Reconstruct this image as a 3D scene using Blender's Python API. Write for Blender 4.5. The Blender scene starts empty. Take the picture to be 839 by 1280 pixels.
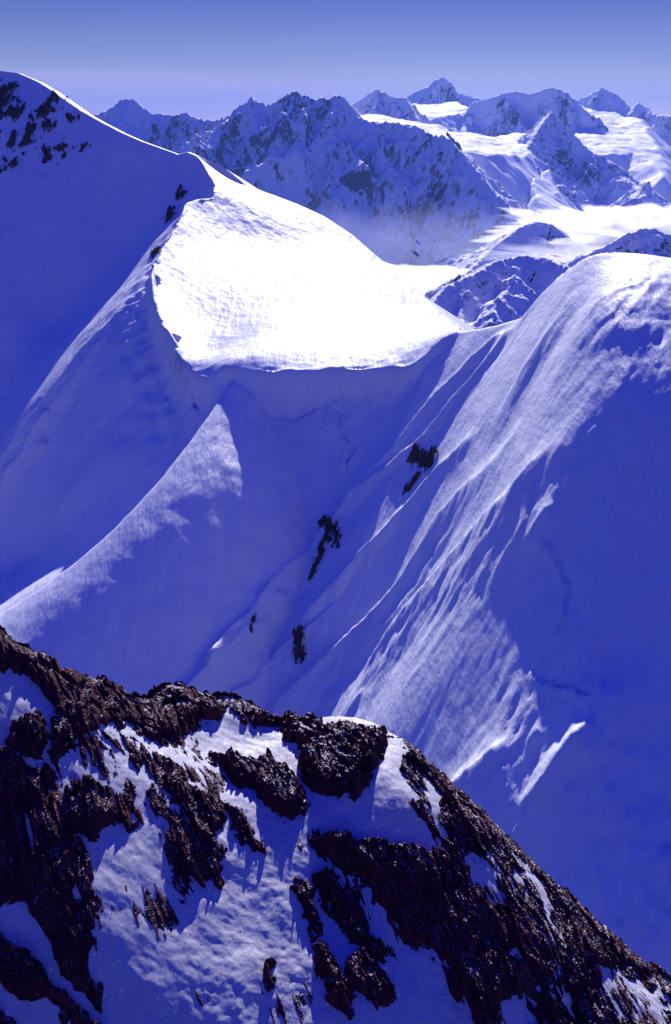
import bpy, math, random
import numpy as np
from mathutils import Vector
random.seed(4)
sc = bpy.context.scene
COL = sc.collection

# ------------------------------------------------------------------ camera geometry
FPX, PITCH = 1244.0, math.radians(21.5)
CP, SP = math.cos(PITCH), math.sin(PITCH)
def P(u, v, Y):
    """world point seen at photo position (u, v) that lies Y metres ahead"""
    cx, cy = (u-419.5)/FPX, (640.0-v)/FPX
    t = Y/(CP+cy*SP)
    return (cx*t, Y, (-SP+cy*CP)*t)
def proj(x, y, z):
    w = y*CP-z*SP
    w = np.where(w < 0.1, 0.1, w)
    return 419.5+FPX*x/w, 640.0-FPX*(y*SP+z*CP)/w

SUN_EL, SUN_AZ = math.radians(30), math.radians(5)

# ------------------------------------------------------------------ numeric helpers
def _hash(ix, iy, seed):
    h = (ix.astype(np.int64)*374761393+iy.astype(np.int64)*668265263+seed*1442695041) & 0xFFFFFFFF
    h = ((h ^ (h >> 13))*1274126177) & 0xFFFFFFFF
    h = ((h ^ (h >> 16))*2246822519) & 0xFFFFFFFF
    return ((h ^ (h >> 15)) & 0xFFFFFF)/float(0x1000000)
def perlin(x, y, seed=0):
    xi, yi = np.floor(x), np.floor(y)
    xf, yf = x-xi, y-yi
    def g(dx, dy):
        a = _hash(xi+dx, yi+dy, seed)*2*np.pi
        return np.cos(a)*(xf-dx)+np.sin(a)*(yf-dy)
    u = xf*xf*xf*(xf*(xf*6-15)+10); v = yf*yf*yf*(yf*(yf*6-15)+10)
    a = g(0, 0)*(1-u)+g(1, 0)*u
    b = g(0, 1)*(1-u)+g(1, 1)*u
    return (a*(1-v)+b*v)*1.5
def fbm(x, y, octv=4, seed=0, gain=.5, lac=2.03):
    s = 0; a = 1.0
    for k in range(octv):
        s = s+a*perlin(x, y, seed+k*17); x = x*lac+3.1; y = y*lac-1.7; a *= gain
    return s
def ridged(x, y, octv=5, seed=0, gain=.5):
    s = 0; a = 1.0; w = 1.0
    for k in range(octv):
        n = 1-np.abs(perlin(x, y, seed+k*17))*1.4
        n = n*n*w; w = np.clip(n*1.6, 0, 1)
        s = s+a*n; x = x*2.07+1.3; y = y*2.07-4.1; a *= gain
    return s
def facets(x, y, seed=0, tilt=1.0):
    """broken-rock relief: every cell is a tilted plane with a step of its own"""
    xi, yi = np.floor(x), np.floor(y)
    bd = np.full(x.shape, 9.0); out = np.zeros(x.shape)
    for dx in (-1, 0, 1):
        for dy in (-1, 0, 1):
            cx, cy = xi+dx, yi+dy
            px = cx+.1+.8*_hash(cx, cy, seed); py = cy+.1+.8*_hash(cx, cy, seed+7)
            d = (px-x)**2+(py-y)**2
            h = _hash(cx, cy, seed+13)-.5
            a = (_hash(cx, cy, seed+19)-.5)*2; b = (_hash(cx, cy, seed+23)-.5)*2
            val = h+tilt*(a*(x-px)+b*(y-py))
            m = d < bd
            out = np.where(m, val, out); bd = np.where(m, d, bd)
    return out
def sstep(a, b, x):
    t = np.clip((x-a)/(b-a), 0, 1)
    return t*t*(3-2*t)
class TPS:
    def __init__(s, pts, reg=0.0):
        p = np.array(pts, float); s.c = p[:, :2].mean(0); s.k = p[:, :2].std()
        q = (p[:, :2]-s.c)/s.k; n = len(q); s.q = q
        d2 = ((q[:, None]-q[None])**2).sum(-1)
        A = np.zeros((n+3, n+3)); A[:n, :n] = s.phi(d2)+np.eye(n)*reg
        A[:n, n] = 1; A[:n, n+1:] = q; A[n, :n] = 1; A[n+1:, :n] = q.T
        s.w = np.linalg.lstsq(A, np.concatenate([p[:, 2], [0, 0, 0]]), rcond=None)[0]
    @staticmethod
    def phi(d2):
        return .5*d2*np.log(d2+1e-12)
    def __call__(s, x, y):
        sh = x.shape; x = ((x-s.c[0])/s.k).ravel(); y = ((y-s.c[1])/s.k).ravel()
        o = s.w[-3]+s.w[-2]*x+s.w[-1]*y
        for (a, b), w in zip(s.q, s.w):
            o = o+w*s.phi((x-a)**2+(y-b)**2)
        return o.reshape(sh)
def polydist(x, y, pts, extra=()):
    """distance to a polyline, side (+ = left of travel), and values interpolated along it"""
    bd = np.full(x.shape, 1e18); side = np.ones(x.shape)
    vals = [np.zeros(x.shape) for _ in extra]
    for i in range(len(pts)-1):
        ax, ay = pts[i][0], pts[i][1]; bx, by = pts[i+1][0], pts[i+1][1]
        dx, dy = bx-ax, by-ay; L = dx*dx+dy*dy+1e-12
        t = np.clip(((x-ax)*dx+(y-ay)*dy)/L, 0, 1)
        ex, ey = x-ax-t*dx, y-ay-t*dy
        d = ex*ex+ey*ey
        m = d < bd-1e-9
        bd = np.where(m, d, bd)
        side = np.where(m, np.sign(dx*(y-ay)-dy*(x-ax)+1e-12), side)
        for k, e in enumerate(extra):
            vals[k] = np.where(m, e[i]+(e[i+1]-e[i])*t, vals[k])
    return (np.sqrt(bd), side)+tuple(vals)
def inpoly(x, y, poly):
    ins = np.zeros(x.shape, bool); n = len(poly)
    for i in range(n):
        ax, ay = poly[i]; bx, by = poly[(i+1) % n]
        c = ((ay > y) != (by > y)) & (x < (bx-ax)*(y-ay)/((by-ay) if by != ay else 1e-9)+ax)
        ins ^= c
    return ins
def sdpoly(x, y, poly):
    d = polydist(x, y, list(poly)+[poly[0]])[0]
    return np.where(inpoly(x, y, poly), d, -d)          # + inside
def densify(pts, step):
    out = []
    for a, b in zip(pts[:-1], pts[1:]):
        n = max(1, int(math.hypot(b[0]-a[0], b[1]-a[1])/step))
        for k in range(n):
            t = k/n; out.append(tuple(a[j]+(b[j]-a[j])*t for j in range(len(a))))
    out.append(tuple(pts[-1])); return out

# ------------------------------------------------------------------ mesh helpers
def tag(o, label=None, cat=None, group=None, kind=None):
    if label: o['label'] = label
    if cat: o['category'] = cat
    if group: o['group'] = group
    if kind: o['kind'] = kind
    return o
def mesh_obj(name, verts, quads, mat, smooth=True):
    me = bpy.data.meshes.new(name)
    verts = np.ascontiguousarray(verts, np.float32); quads = np.ascontiguousarray(quads, np.int32)
    k = quads.shape[1]
    me.vertices.add(len(verts)); me.vertices.foreach_set('co', verts.ravel())
    me.loops.add(quads.size); me.loops.foreach_set('vertex_index', quads.ravel())
    me.polygons.add(len(quads))
    me.polygons.foreach_set('loop_start', np.arange(0, quads.size, k, dtype=np.int32))
    me.polygons.foreach_set('loop_total', np.full(len(quads), k, np.int32))
    me.polygons.foreach_set('use_smooth', np.full(len(quads), smooth, bool))
    me.update(calc_edges=True)
    me.materials.append(mat)
    o = bpy.data.objects.new(name, me); COL.objects.link(o)
    return o
def sheet(name, X, Y, Z, mat, fmask=None, smooth=True):
    """a height field on a grid, keeping only the cells of fmask"""
    r, c = X.shape
    idx = np.arange(r*c).reshape(r, c)
    q = np.stack([idx[:-1, :-1], idx[:-1, 1:], idx[1:, 1:], idx[1:, :-1]], -1).reshape(-1, 4)
    if fmask is not None: q = q[fmask.ravel()]
    used = np.unique(q); remap = np.zeros(r*c, np.int32); remap[used] = np.arange(len(used))
    V = np.stack([X, Y, Z], -1).reshape(-1, 3)[used]
    return mesh_obj(name, V, remap[q], mat, smooth)
def grid(x0, x1, y0, y1, s):
    return np.meshgrid(np.arange(x0, x1+s*.5, s), np.arange(y0, y1+s*.5, s))

# ------------------------------------------------------------------ materials
def newmat(name):
    m = bpy.data.materials.new(name); m.use_nodes = True
    nt = m.node_tree; b = nt.nodes['Principled BSDF']
    return m, nt, b
def N(nt, t, **kw):
    n = nt.nodes.new(t)
    for k, v in kw.items():
        if k in n.inputs: n.inputs[k].default_value = v
        else: setattr(n, k, v)
    return n
def noise(nt, vec, scale, detail=4, rough=.55, lac=2.0):
    n = N(nt, 'ShaderNodeTexNoise', Scale=scale, Detail=detail, Roughness=rough, Lacunarity=lac)
    nt.links.new(vec, n.inputs['Vector']); return n.outputs['Fac']
def ramp(nt, fac, stops):
    r = nt.nodes.new('ShaderNodeValToRGB'); nt.links.new(fac, r.inputs[0])
    e = r.color_ramp.elements
    while len(e) < len(stops): e.new(.5)
    for q, (p, c) in zip(e, stops):
        q.position = p; q.color = (*c, 1) if len(c) == 3 else c
    return r.outputs[0]
def bump(nt, h, strength, dist, prev=None):
    b = N(nt, 'ShaderNodeBump', Strength=strength, Distance=dist)
    nt.links.new(h, b.inputs['Height'])
    if prev is not None: nt.links.new(prev, b.inputs['Normal'])
    return b.outputs[0]
def mapping(nt, vec, scale=(1, 1, 1), rot=(0, 0, 0)):
    m = nt.nodes.new('ShaderNodeMapping'); m.inputs['Scale'].default_value = scale; m.inputs['Rotation'].default_value = rot
    nt.links.new(vec, m.inputs[0]); return m.outputs[0]
def math_(nt, op, a, b):
    m = nt.nodes.new('ShaderNodeMath'); m.operation = op
    for k, v in enumerate((a, b)):
        if isinstance(v, (int, float)): m.inputs[k].default_value = v
        else: nt.links.new(v, m.inputs[k])
    return m.outputs[0]

SNOW = (.83, .855, .91)
def snow_mat(name, grain, ripple, rs, glitter=False, tone=SNOW):
    m, nt, b = newmat(name)
    pos = nt.nodes.new('ShaderNodeNewGeometry').outputs['Position']
    n1 = noise(nt, pos, 1/(grain*12), 4)
    col = ramp(nt, n1, [(.3, tuple(c*.93 for c in tone)), (.7, tone)])
    nt.links.new(col, b.inputs['Base Color'])
    b.inputs['Roughness'].default_value = .55; b.inputs['Specular IOR Level'].default_value = .25
    mp = mapping(nt, pos, (1, .28, .28), (0, 0, math.radians(-28)))
    nr = bump(nt, noise(nt, mp, 1/ripple, 4, .6), rs, ripple*.5)
    nr = bump(nt, noise(nt, pos, 1/grain, 3, .65), rs*.7, grain*.6, nr)
    nt.links.new(nr, b.inputs['Normal'])
    if glitter:
        v = nt.nodes.new('ShaderNodeTexVoronoi'); v.inputs['Scale'].default_value = 16
        nt.links.new(pos, v.inputs['Vector'])
        s = nt.nodes.new('ShaderNodeSeparateColor'); nt.links.new(v.outputs['Color'], s.inputs[0])
        pick = math_(nt, 'GREATER_THAN', s.outputs[0], .93)
        near = math_(nt, 'LESS_THAN', v.outputs['Distance'], .32)
        k = math_(nt, 'MULTIPLY', pick, near)
        gl = N(nt, 'ShaderNodeBsdfGlossy', Roughness=.12)
        vm = nt.nodes.new('ShaderNodeVectorMath'); vm.operation = 'SUBTRACT'
        nt.links.new(v.outputs['Color'], vm.inputs[0]); vm.inputs[1].default_value = (.5, .5, .5)
        geo = nt.nodes.new('ShaderNodeNewGeometry')
        va = nt.nodes.new('ShaderNodeVectorMath'); va.operation = 'ADD'
        nt.links.new(vm.outputs[0], va.inputs[0]); nt.links.new(geo.outputs['Normal'], va.inputs[1])
        nt.links.new(va.outputs[0], gl.inputs['Normal'])
        mx = nt.nodes.new('ShaderNodeMixShader'); nt.links.new(k, mx.inputs[0])
        nt.links.new(b.outputs[0], mx.inputs[1]); nt.links.new(gl.outputs[0], mx.inputs[2])
        nt.links.new(mx.outputs[0], nt.nodes['Material Output'].inputs[0])
    return m
def rock_mat(name, sc_, cols, rot=0.0, dust=False):
    m, nt, b = newmat(name)
    pos = nt.nodes.new('ShaderNodeNewGeometry').outputs['Position']
    mp = mapping(nt, pos, (1, .25, .5), (0, 0, rot))
    n1 = noise(nt, mp, 2.2/sc_, 6, .65); n2 = noise(nt, pos, 9/sc_, 4, .6)
    mixf = math_(nt, 'ADD', math_(nt, 'MULTIPLY', n1, .65), math_(nt, 'MULTIPLY', n2, .35))
    out = ramp(nt, mixf, list(zip((.32, .5, .62, .75), cols)))
    if dust:        # thin snow caught on every facet flat enough to hold it
        geo = nt.nodes.new('ShaderNodeNewGeometry'); sx = nt.nodes.new('ShaderNodeSeparateXYZ'); nt.links.new(geo.outputs['True Normal'], sx.inputs[0])
        big = noise(nt, pos, .9, 4, .6)
        f = nt.nodes.new('ShaderNodeMapRange'); f.inputs[1].default_value = 1.09; f.inputs[2].default_value = 1.19
        nt.links.new(math_(nt, 'ADD', sx.outputs[2], math_(nt, 'MULTIPLY', math_(nt, 'ADD', math_(nt, 'MULTIPLY', big, .5), math_(nt, 'MULTIPLY', n1, .5)), .36)), f.inputs[0])
        mx = nt.nodes.new('ShaderNodeMix'); mx.data_type = 'RGBA'; nt.links.new(f.outputs[0], mx.inputs[0])
        nt.links.new(out, mx.inputs[6]); mx.inputs[7].default_value = (*SNOW, 1); out = mx.outputs[2]
    nt.links.new(out, b.inputs['Base Color'])
    b.inputs['Roughness'].default_value = .85; b.inputs['Specular IOR Level'].default_value = .2
    nr = bump(nt, n1, .7, sc_*.25); nr = bump(nt, n2, .6, sc_*.08, nr)
    nt.links.new(nr, b.inputs['Normal'])
    return m
def alpine_mat(name, size, lo, hi, streak=1.0):
    """snow with bare rock where the ground is too steep to hold it"""
    m, nt, b = newmat(name)
    geo = nt.nodes.new('ShaderNodeNewGeometry'); pos = geo.outputs['Position']
    sx = nt.nodes.new('ShaderNodeSeparateXYZ'); nt.links.new(geo.outputs['True Normal'], sx.inputs[0])
    mp = mapping(nt, pos, (1, 1, .35))
    n1 = noise(nt, mp, 1/size, 6, .65); n2 = noise(nt, pos, .22/size, 3, .5)
    st = math_(nt, 'ADD', sx.outputs[2], math_(nt, 'MULTIPLY', math_(nt, 'SUBTRACT', n1, .5), .9*streak))
    st = math_(nt, 'ADD', st, math_(nt, 'MULTIPLY', math_(nt, 'SUBTRACT', n2, .5), .8*streak))
    f = nt.nodes.new('ShaderNodeMapRange'); f.inputs[1].default_value = lo; f.inputs[2].default_value = hi
    nt.links.new(st, f.inputs[0])
    mx = nt.nodes.new('ShaderNodeMix'); mx.data_type = 'RGBA'
    nt.links.new(f.outputs[0], mx.inputs[0])
    mx.inputs[6].default_value = (.034, .038, .058, 1); mx.inputs[7].default_value = (*SNOW, 1)
    nt.links.new(mx.outputs[2], b.inputs['Base Color'])
    b.inputs['Roughness'].default_value = .7; b.inputs['Specular IOR Level'].default_value = .15
    nt.links.new(bump(nt, n1, .5, size*.25), b.inputs['Normal'])
    return m
def vol_mat(name, col, dens, aniso=0.0):
    m = bpy.data.materials.new(name); m.use_nodes = True; nt = m.node_tree
    nt.nodes.remove(nt.nodes['Principled BSDF'])
    v = nt.nodes.new('ShaderNodeVolumePrincipled')
    v.inputs['Color'].default_value = (*col, 1); v.inputs['Density'].default_value = dens
    v.inputs['Anisotropy'].default_value = aniso
    nt.links.new(v.outputs[0], nt.nodes['Material Output'].inputs['Volume'])
    return m
def ground_mat():
    m, nt, b = newmat('valley_forest')
    pos = nt.nodes.new('ShaderNodeNewGeometry').outputs['Position']
    nt.links.new(ramp(nt, noise(nt, pos, 1/900, 6, .6), [(.35, (.02, .035, .025)), (.6, (.06, .07, .05)), (.75, (.35, .36, .38))]), b.inputs['Base Color'])
    b.inputs['Roughness'].default_value = .9; return m
M_SNOW = snow_mat('wind_packed_snow', .35, 5.0, .35)
M_FSNOW = snow_mat('crusted_snow', .03, .35, .22, glitter=True, tone=(.58, .58, .63))
ROCKC = [(.020, .003, .010), (.062, .010, .024), (.125, .028, .042), (.30, .12, .10)]
M_ROCK = rock_mat('dark_gneiss', .6, ROCKC, math.radians(28), dust=True)
M_MROCK = rock_mat('outcrop_gneiss', 3.0, [(.03, .02, .026), (.065, .04, .048), (.11, .075, .08), (.2, .15, .15)])  # purple-grey rock colour of the outcrops in the snow faces
M_FAR = alpine_mat('far_alpine', 80, .29, .45)
M_HILL = alpine_mat('hill_alpine', 60, .40, .55, .9)

# ------------------------------------------------------------------ middle distance: snow mountain and ridge
A_left = [(-330, 150, 700), (-160, 130, 665), (-60, 95, 645), (0, 88, 635), (22, 91, 630), (45, 101, 622), (60, 110, 615), (80, 124, 606), (100, 138, 598),
          (125, 152, 588), (150, 165, 578), (175, 176, 569), (200, 185, 560), (222, 193, 553), (234, 190, 549), (246, 195, 545)]
rim = [(258, 212, 530), (270, 236, 512), (266, 247, 503), (248, 249, 497), (233, 254, 490), (226, 272, 474), (214, 296, 455), (200, 318, 437), (189, 344, 417), (192, 374, 396), (203, 402, 379),
       (222, 432, 362), (240, 464, 345), (266, 479, 336), (277, 461, 338)]
col = [(292, 458, 338), (318, 463, 336), (345, 465, 334), (380, 463, 332), (420, 461, 329), (455, 462, 325), (490, 458, 321), (520, 454, 317), (540, 436, 318), (552, 424, 318), (575, 415, 316)]
dome = [(600, 411, 306), (620, 407, 299), (650, 398, 288), (665, 386, 280), (682, 367, 272), (700, 349, 264), (716, 333, 257), (732, 322, 251), (750, 317, 246), (775, 316, 241),
        (805, 318, 237), (839, 323, 233), (900, 330, 226), (1000, 350, 215), (1150, 400, 200)]
Lpx = A_left+rim+col+dome
L = [P(*p) for p in Lpx]
Ld = densify(L, 9.0)
def on_plane(u, v, A, slope, b):
    """where the sight line of a photo position meets the slope falling from A (slope and heading b left of the camera, degrees)"""
    q = P(u, v, 1.0); g = math.tan(math.radians(slope)); b = math.radians(b)
    gx, gy = g*math.sin(b), g*math.cos(b)
    Y = (A[2]-gx*A[0]-gy*A[1])/(q[2]-gx*q[0]-gy)
    return P(u, v, Y)
face_pts = []
def chain(a, steps):
    q = P(*a)
    for st in steps:
        q = on_plane(st[0], st[1], q, st[2], st[3]); face_pts.append(q)
chain((775, 316, 241), [(765, 345, 17, 12), (757, 385, 20, 12), (750, 430, 24, 12), (740, 480, 31, 12), (728, 530, 38, 12), (710, 620, 42, 12), (690, 740, 42, 12), (660, 880, 41, 12), (630, 1000, 41, 10), (600, 1200, 41, 10)])
chain((839, 323, 233), [(839, 375, 16, 10), (836, 420, 20, 8), (833, 465, 25, 8), (828, 520, 33, 6), (820, 640, 39, 5), (810, 800, 39, 5), (800, 1000, 38, 5), (790, 1180, 36, 5)])
chain((716, 333, 257), [(705, 360, 25, 15), (690, 400, 35, 13), (670, 460, 47, 12), (640, 540, 49, 12), (600, 640, 47, 12), (560, 740, 45, 12), (510, 860, 44, 12), (480, 980, 43, 12), (450, 1150, 38, 12)])
chain((650, 398, 288), [(635, 430, 40, 18), (610, 470, 48, 16), (570, 540, 52, 15), (530, 620, 53, 15), (480, 720, 53, 15), (420, 830, 52, 15), (360, 930, 50, 20)])
chain((600, 411, 306), [(580, 445, 44, 15), (550, 500, 50, 15), (500, 580, 52, 12), (440, 670, 52, 12), (380, 760, 51, 12), (320, 860, 50, 12)])
chain((520, 454, 317), [(500, 500, 52, 10), (465, 560, 50, 10), (420, 650, 48, 5), (370, 750, 48, 0), (310, 850, 46, 0)])
chain((420, 461, 329), [(400, 510, 55, 0), (380, 580, 50, 0), (350, 670, 48, 0), (310, 770, 47, 0), (270, 860, 46, 0), (240, 1000, 45, 0)])
chain((345, 465, 334), [(338, 510, 55, -5), (320, 580, 50, -8), (290, 670, 48, -8), (250, 770, 46, -8), (200, 860, 45, -8), (150, 1000, 45, -5)])
chain((203, 402, 379), [(170, 430, 52, 30), (140, 490, 50, 30), (110, 560, 48, 30), (80, 620, 46, 30), ])
face_pts += [P(50, 690, 338), P(0, 725, 330), P(-80, 790, 318)]
chain((150, 395, 409), [(90, 500, 45, 35), (50, 570, 46, 33), (20, 640, 46, 30), (-60, 720, 45, 30)])
chain((240, 464, 345), [(225, 500, 55, 25), (195, 550, 50, 25), (165, 610, 46, 25)])
chain((189, 344, 417), [(165, 375, 46, 35), (122, 425, 46, 35), (80, 478, 45, 35), (40, 535, 45, 35), (0, 590, 45, 35), (-80, 690, 45, 35)])
chain((0, 88, 635), [(0, 140, 38, 15), (0, 200, 42, 15), (0, 300, 42, 20), (0, 400, 42, 20), (0, 500, 42, 20)])
chain((100, 138, 598), [(105, 180, 42, 20), (105, 240, 44, 20), (95, 320, 44, 20), (70, 400, 44, 20)])
chain((200, 185, 560), [(195, 215, 45, 20), (185, 255, 46, 20), (165, 310, 46, 20)])
chain((-160, 130, 665), [(-160, 300, 42, 15), (-160, 500, 42, 15), (-160, 700, 42, 15)])
chain((1000, 350, 215), [(980, 420, 18, 8), (980, 500, 25, 6), (980, 600, 36, 4), (960, 900, 40, 3), (940, 1200, 40, 3)])
spur = [(291, 474, 335), (287, 486, 330), (268, 515, 320), (240, 553, 304), (200, 604, 286), (150, 662, 270), (100, 708, 260), (50, 742, 252), (0, 772, 245), (-60, 805, 236), (-200, 880, 220)]
face_pts += [P(120, 760, 272), P(40, 830, 262), P(-60, 900, 250), P(0, 1050, 232), P(-200, 1150, 215)]
face = TPS(Ld+face_pts, 1e-5)
sil = [(246, 195, 547), (262, 207, 552), (290, 225, 550), (330, 240, 541), (370, 254, 532), (405, 270, 523), (440, 293, 510), (470, 320, 492), (500, 345, 474), (525, 367, 457), (548, 388, 440), (566, 405, 425), (574, 412, 412)]
ramp_px = [(300, 300, 478), (350, 300, 488), (260, 300, 466), (300, 350, 432), (400, 350, 438), (350, 400, 385), (250, 400, 392), (260, 440, 364), (300, 430, 362), (450, 400, 394), (420, 430, 356), (500, 420, 368), (530, 410, 384), (450, 340, 460), (240, 350, 424)]
silW = densify([P(*p) for p in sil], 12)
ramp_t = TPS(Ld[len(densify(L[:len(A_left)], 9.0))-1:len(densify(L[:len(A_left+rim+col)], 9.0))]+silW+[P(*p) for p in ramp_px], 1e-5)
ramp_poly = [(p[0], p[1]) for p in L[len(A_left)-1:len(A_left+rim+col)]]+[(p[0], p[1]) for p in silW[::-1]]

MX, MY = grid(-330, 250, 96, 690, .62)
Lz = [p[2] for p in L]
iR0, iR1 = len(A_left), len(A_left+rim+col)
crn = [0]*len(A_left)+[2, 3, 3.5, 4, 4.5, 4, 4.5, 5, 6, 8, 10, 11, 9, 4, 0]+[0, 3, 6, 8, 7, 6, 5, 4, 2, 0, 0]+[0]*len(dome)
dL, sL, zL, cr = polydist(MX, MY, L, (Lz, crn))
def blur(a, r):
    for ax in (0, 1):
        for _ in range(2):
            p = np.pad(a, [(r+1, r) if k == ax else (0, 0) for k in (0, 1)], 'edge'); c = np.cumsum(p, ax)
            n = a.shape[ax]; hi = [slice(None)]*2; lo = [slice(None)]*2; hi[ax] = slice(2*r+1, 2*r+1+n); lo[ax] = slice(0, n)
            a = (c[tuple(hi)]-c[tuple(lo)])/(2*r+1)
    return a
cr = blur(cr, 7)
jag = np.clip((cr-1)/3, 0, 1)*np.where(MY > 345, 1, .6)
sL = polydist(MX+jag*(4.6*perlin(MX/14, MY/14, 301)+1.1*perlin(MX/5, MY/5, 302)*(perlin(MX/30, MY/30, 299) > -.1)), MY+jag*(2.4*perlin(MX/16, MY/16, 303)+.8*perlin(MX/5, MY/5, 304)), L)[1]
zf = face(MX, MY)
camside = sL < 0
# far side: the sunlit ramp inside its outline, else a slope falling away
dS, sS, zS = polydist(MX, MY, silW, ([p[2] for p in silW],))
inr = inpoly(MX, MY, ramp_poly) | ((dL < 7) & (cr > 1) & ~camside)
zr = ramp_t(MX, MY)
zfar = np.where(inr, zr, np.maximum(zL-.62*(np.sqrt(dL*dL+36)-6), np.where(MX > -150, zS-.75*dS, -1e4)))
# crest lip: wind cornices hang over the face below the rim
wob = 1+.22*fbm(MX/14, MY/14, 3, 5)
zf = zf-cr*wob*sstep(.1, 3.2, dL)*np.exp(-np.maximum(dL-6, 0)/16)*np.clip(.9+.08*perlin(MX/6, MY/6, 9), .4, 1.3)
SW = densify([P(*q) for q in spur], 3)
for _ in range(60):      # ease the kinks out of the crest
    SW = [SW[0]]+[tuple(.25*SW[i-1][j]+.5*SW[i][j]+.25*SW[i+1][j] for j in range(3)) for i in range(1, len(SW)-1)]+[SW[-1]]
dd, ss = polydist(MX+.35*perlin(MX/5, MY/5, 305), MY+.35*perlin(MX/5, MY/5, 306), SW)
_, _, zsp = polydist(MX, MY, SW, ([q[2] for q in SW],))
wsp = 5+24*sstep(334, 284, MY)+2.5*fbm(MX/16, MY/16, 2, 307)
zsp = blur(zsp, 5)-np.where(ss > 0, 1.25*(dd-wsp*(1-np.exp(-dd/wsp))), 1.5*(np.sqrt(dd*dd+.3)-.55))
kk = np.clip(.5+.5*(zsp-zf)/2.0, 0, 1)
zf = zf*(1-kk)+zsp*kk+2.0*kk*(1-kk)*.5
FU, FV = proj(MX, MY, zf)
def on_face(u, v):
    """world point of the face under a photo position"""
    d = (FU-u)**2+(FV-v)**2+np.where(camside, 0, 1e6)
    k = np.argmin(d); return MX.ravel()[k], MY.ravel()[k], zf.ravel()[k]
add = np.zeros(MX.shape)
def rib(pts, wl, wr, amp=1.0, rough=.3, seed=1):
    """wind rib: crest line with heights; steep on the left, easing out to the right"""
    global add
    W = [on_face(p[0], p[1]) for p in pts]; h = [p[2] for p in pts]
    x0 = min(w[0] for w in W)-60; x1 = max(w[0] for w in W)+60; y0 = min(w[1] for w in W)-60; y1 = max(w[1] for w in W)+60
    ix = slice(max(0, int((x0+330)/.62)), int((x1+330)/.62)); iy = slice(max(0, int((y0-96)/.62)), int((y1-96)/.62))
    x, y = MX[iy, ix], MY[iy, ix]
    wx = x+.8*perlin(x/9, y/9, seed)+.35*perlin(x/2.6, y/2.6, seed+3); wy = y+.8*perlin(x/9, y/9, seed+5)
    d, s, hh = polydist(wx, wy, W, (h,))
    # travel is downhill and towards the camera-left, so the right flank lies on the left hand (+)
    right = s > 0
    wrr = wr*(1+rough*fbm(x/7, y/7, 3, seed+8))
    prof = np.where(right, np.exp(-(d/np.maximum(wrr, .5))**1.5), np.exp(-(d/wl)**1.3))
    add[iy, ix] += amp*hh*prof
# spur in the middle of the bay and the one left of it
rib([(185, 346, 0), (165, 375, 2), (140, 405, 3), (122, 425, 4), (80, 478, 4.5), (40, 535, 5), (0, 590, 5.5), (-40, 640, 5)], 2.5, 6, 1.0, .5, 21)
rib([(120, 440, 1), (95, 478, 2.5), (50, 540, 3.5), (10, 600, 3)], 2, 4, .9, .6, 23)
# ribs of the right ridge
rib([(716, 334, 0), (690, 362, 1.5), (655, 402, 2.6), (620, 430, 3), (580, 466, 3.2), (540, 508, 3.4), (500, 556, 3.4), (460, 600, 3.2), (430, 640, 2.8), (405, 668, 2)], 2.2, 4.5, 1, .5, 31)
rib([(640, 418, .5), (600, 470, 2), (560, 512, 2.3), (520, 560, 2.5), (475, 600, 2.3), (440, 628, 1.5)], 1.6, 2.6, 1, .6, 33)
rib([(606, 530, 0), (585, 555, 2), (545, 592, 2.8), (500, 648, 3), (450, 700, 3), (410, 740, 2.6), (378, 780, 2)], 1.8, 3.4, 1, .35, 35)
rib([(398, 676, 1), (375, 705, 2.6), (340, 735, 3), (320, 770, 3.4), (290, 805, 4), (262, 842, 4.6), (235, 880, 5)], 2, 4.0, 1, .4, 37)
rib([(395, 700, 1), (370, 745, 2.4), (340, 778, 3), (305, 812, 3.4), (270, 840, 3)], 1.8, 4.5, 1, .4, 39)
rib([(372, 800, 2), (345, 830, 3), (318, 862, 4), (290, 890, 5)], 2, 7, 1, .5, 41)
rib([(650, 545, 0), (625, 578, 2), (585, 622, 4), (545, 668, 5.2), (520, 715, 5.8), (480, 768, 6), (430, 815, 6), (390, 855, 6), (350, 898, 6)], 2.6, 7.5, 1, .45, 43)
rib([(688, 565, 0), (668, 590, 2.6), (630, 640, 3.4), (590, 682, 3.6), (555, 722, 3.4), (510, 775, 2.6), (470, 830, 2), (440, 880, 2)], 2.4, 8, 1, .6, 45)
rib([(545, 732, 0), (520, 765, 2), (488, 800, 2.4), (470, 830, 2)], 1.6, 5, 1, .6, 47)
rib([(690, 640, 0), (672, 662, 2), (655, 685, 1.4), (640, 700, 0)], 2, 5, 1, .6, 49)
rib([(650, 930, 0), (620, 955, 2.6), (590, 985, 3.6), (560, 1010, 4)], 2, 11, 1, .5, 55)
rib([(742, 920, 0), (715, 945, 3), (690, 990, 3.6), (660, 1030, 2)], 1.6, 6, 1, .6, 57)
rib([(780, 345, 0), (750, 385, 1.6), (725, 425, 2), (700, 465, 1.6), (675, 500, 0)], 3, 9, .55, .7, 61)
rib([(822, 352, 0), (805, 390, 1.8), (790, 425, 1.2), (780, 450, 0)], 3.4, 9, .5, .7, 63)
rib([(720, 360, 0), (690, 410, 1.6), (655, 465, 2.2), (630, 505, 1.4), (615, 530, 0)], 2, 6, 1, .6, 65)
rib([(545, 440, 0), (530, 470, 2), (520, 500, 2.4), (505, 530, 1)], 3, 4, 1, .5, 67)
zf = zf+add
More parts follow.
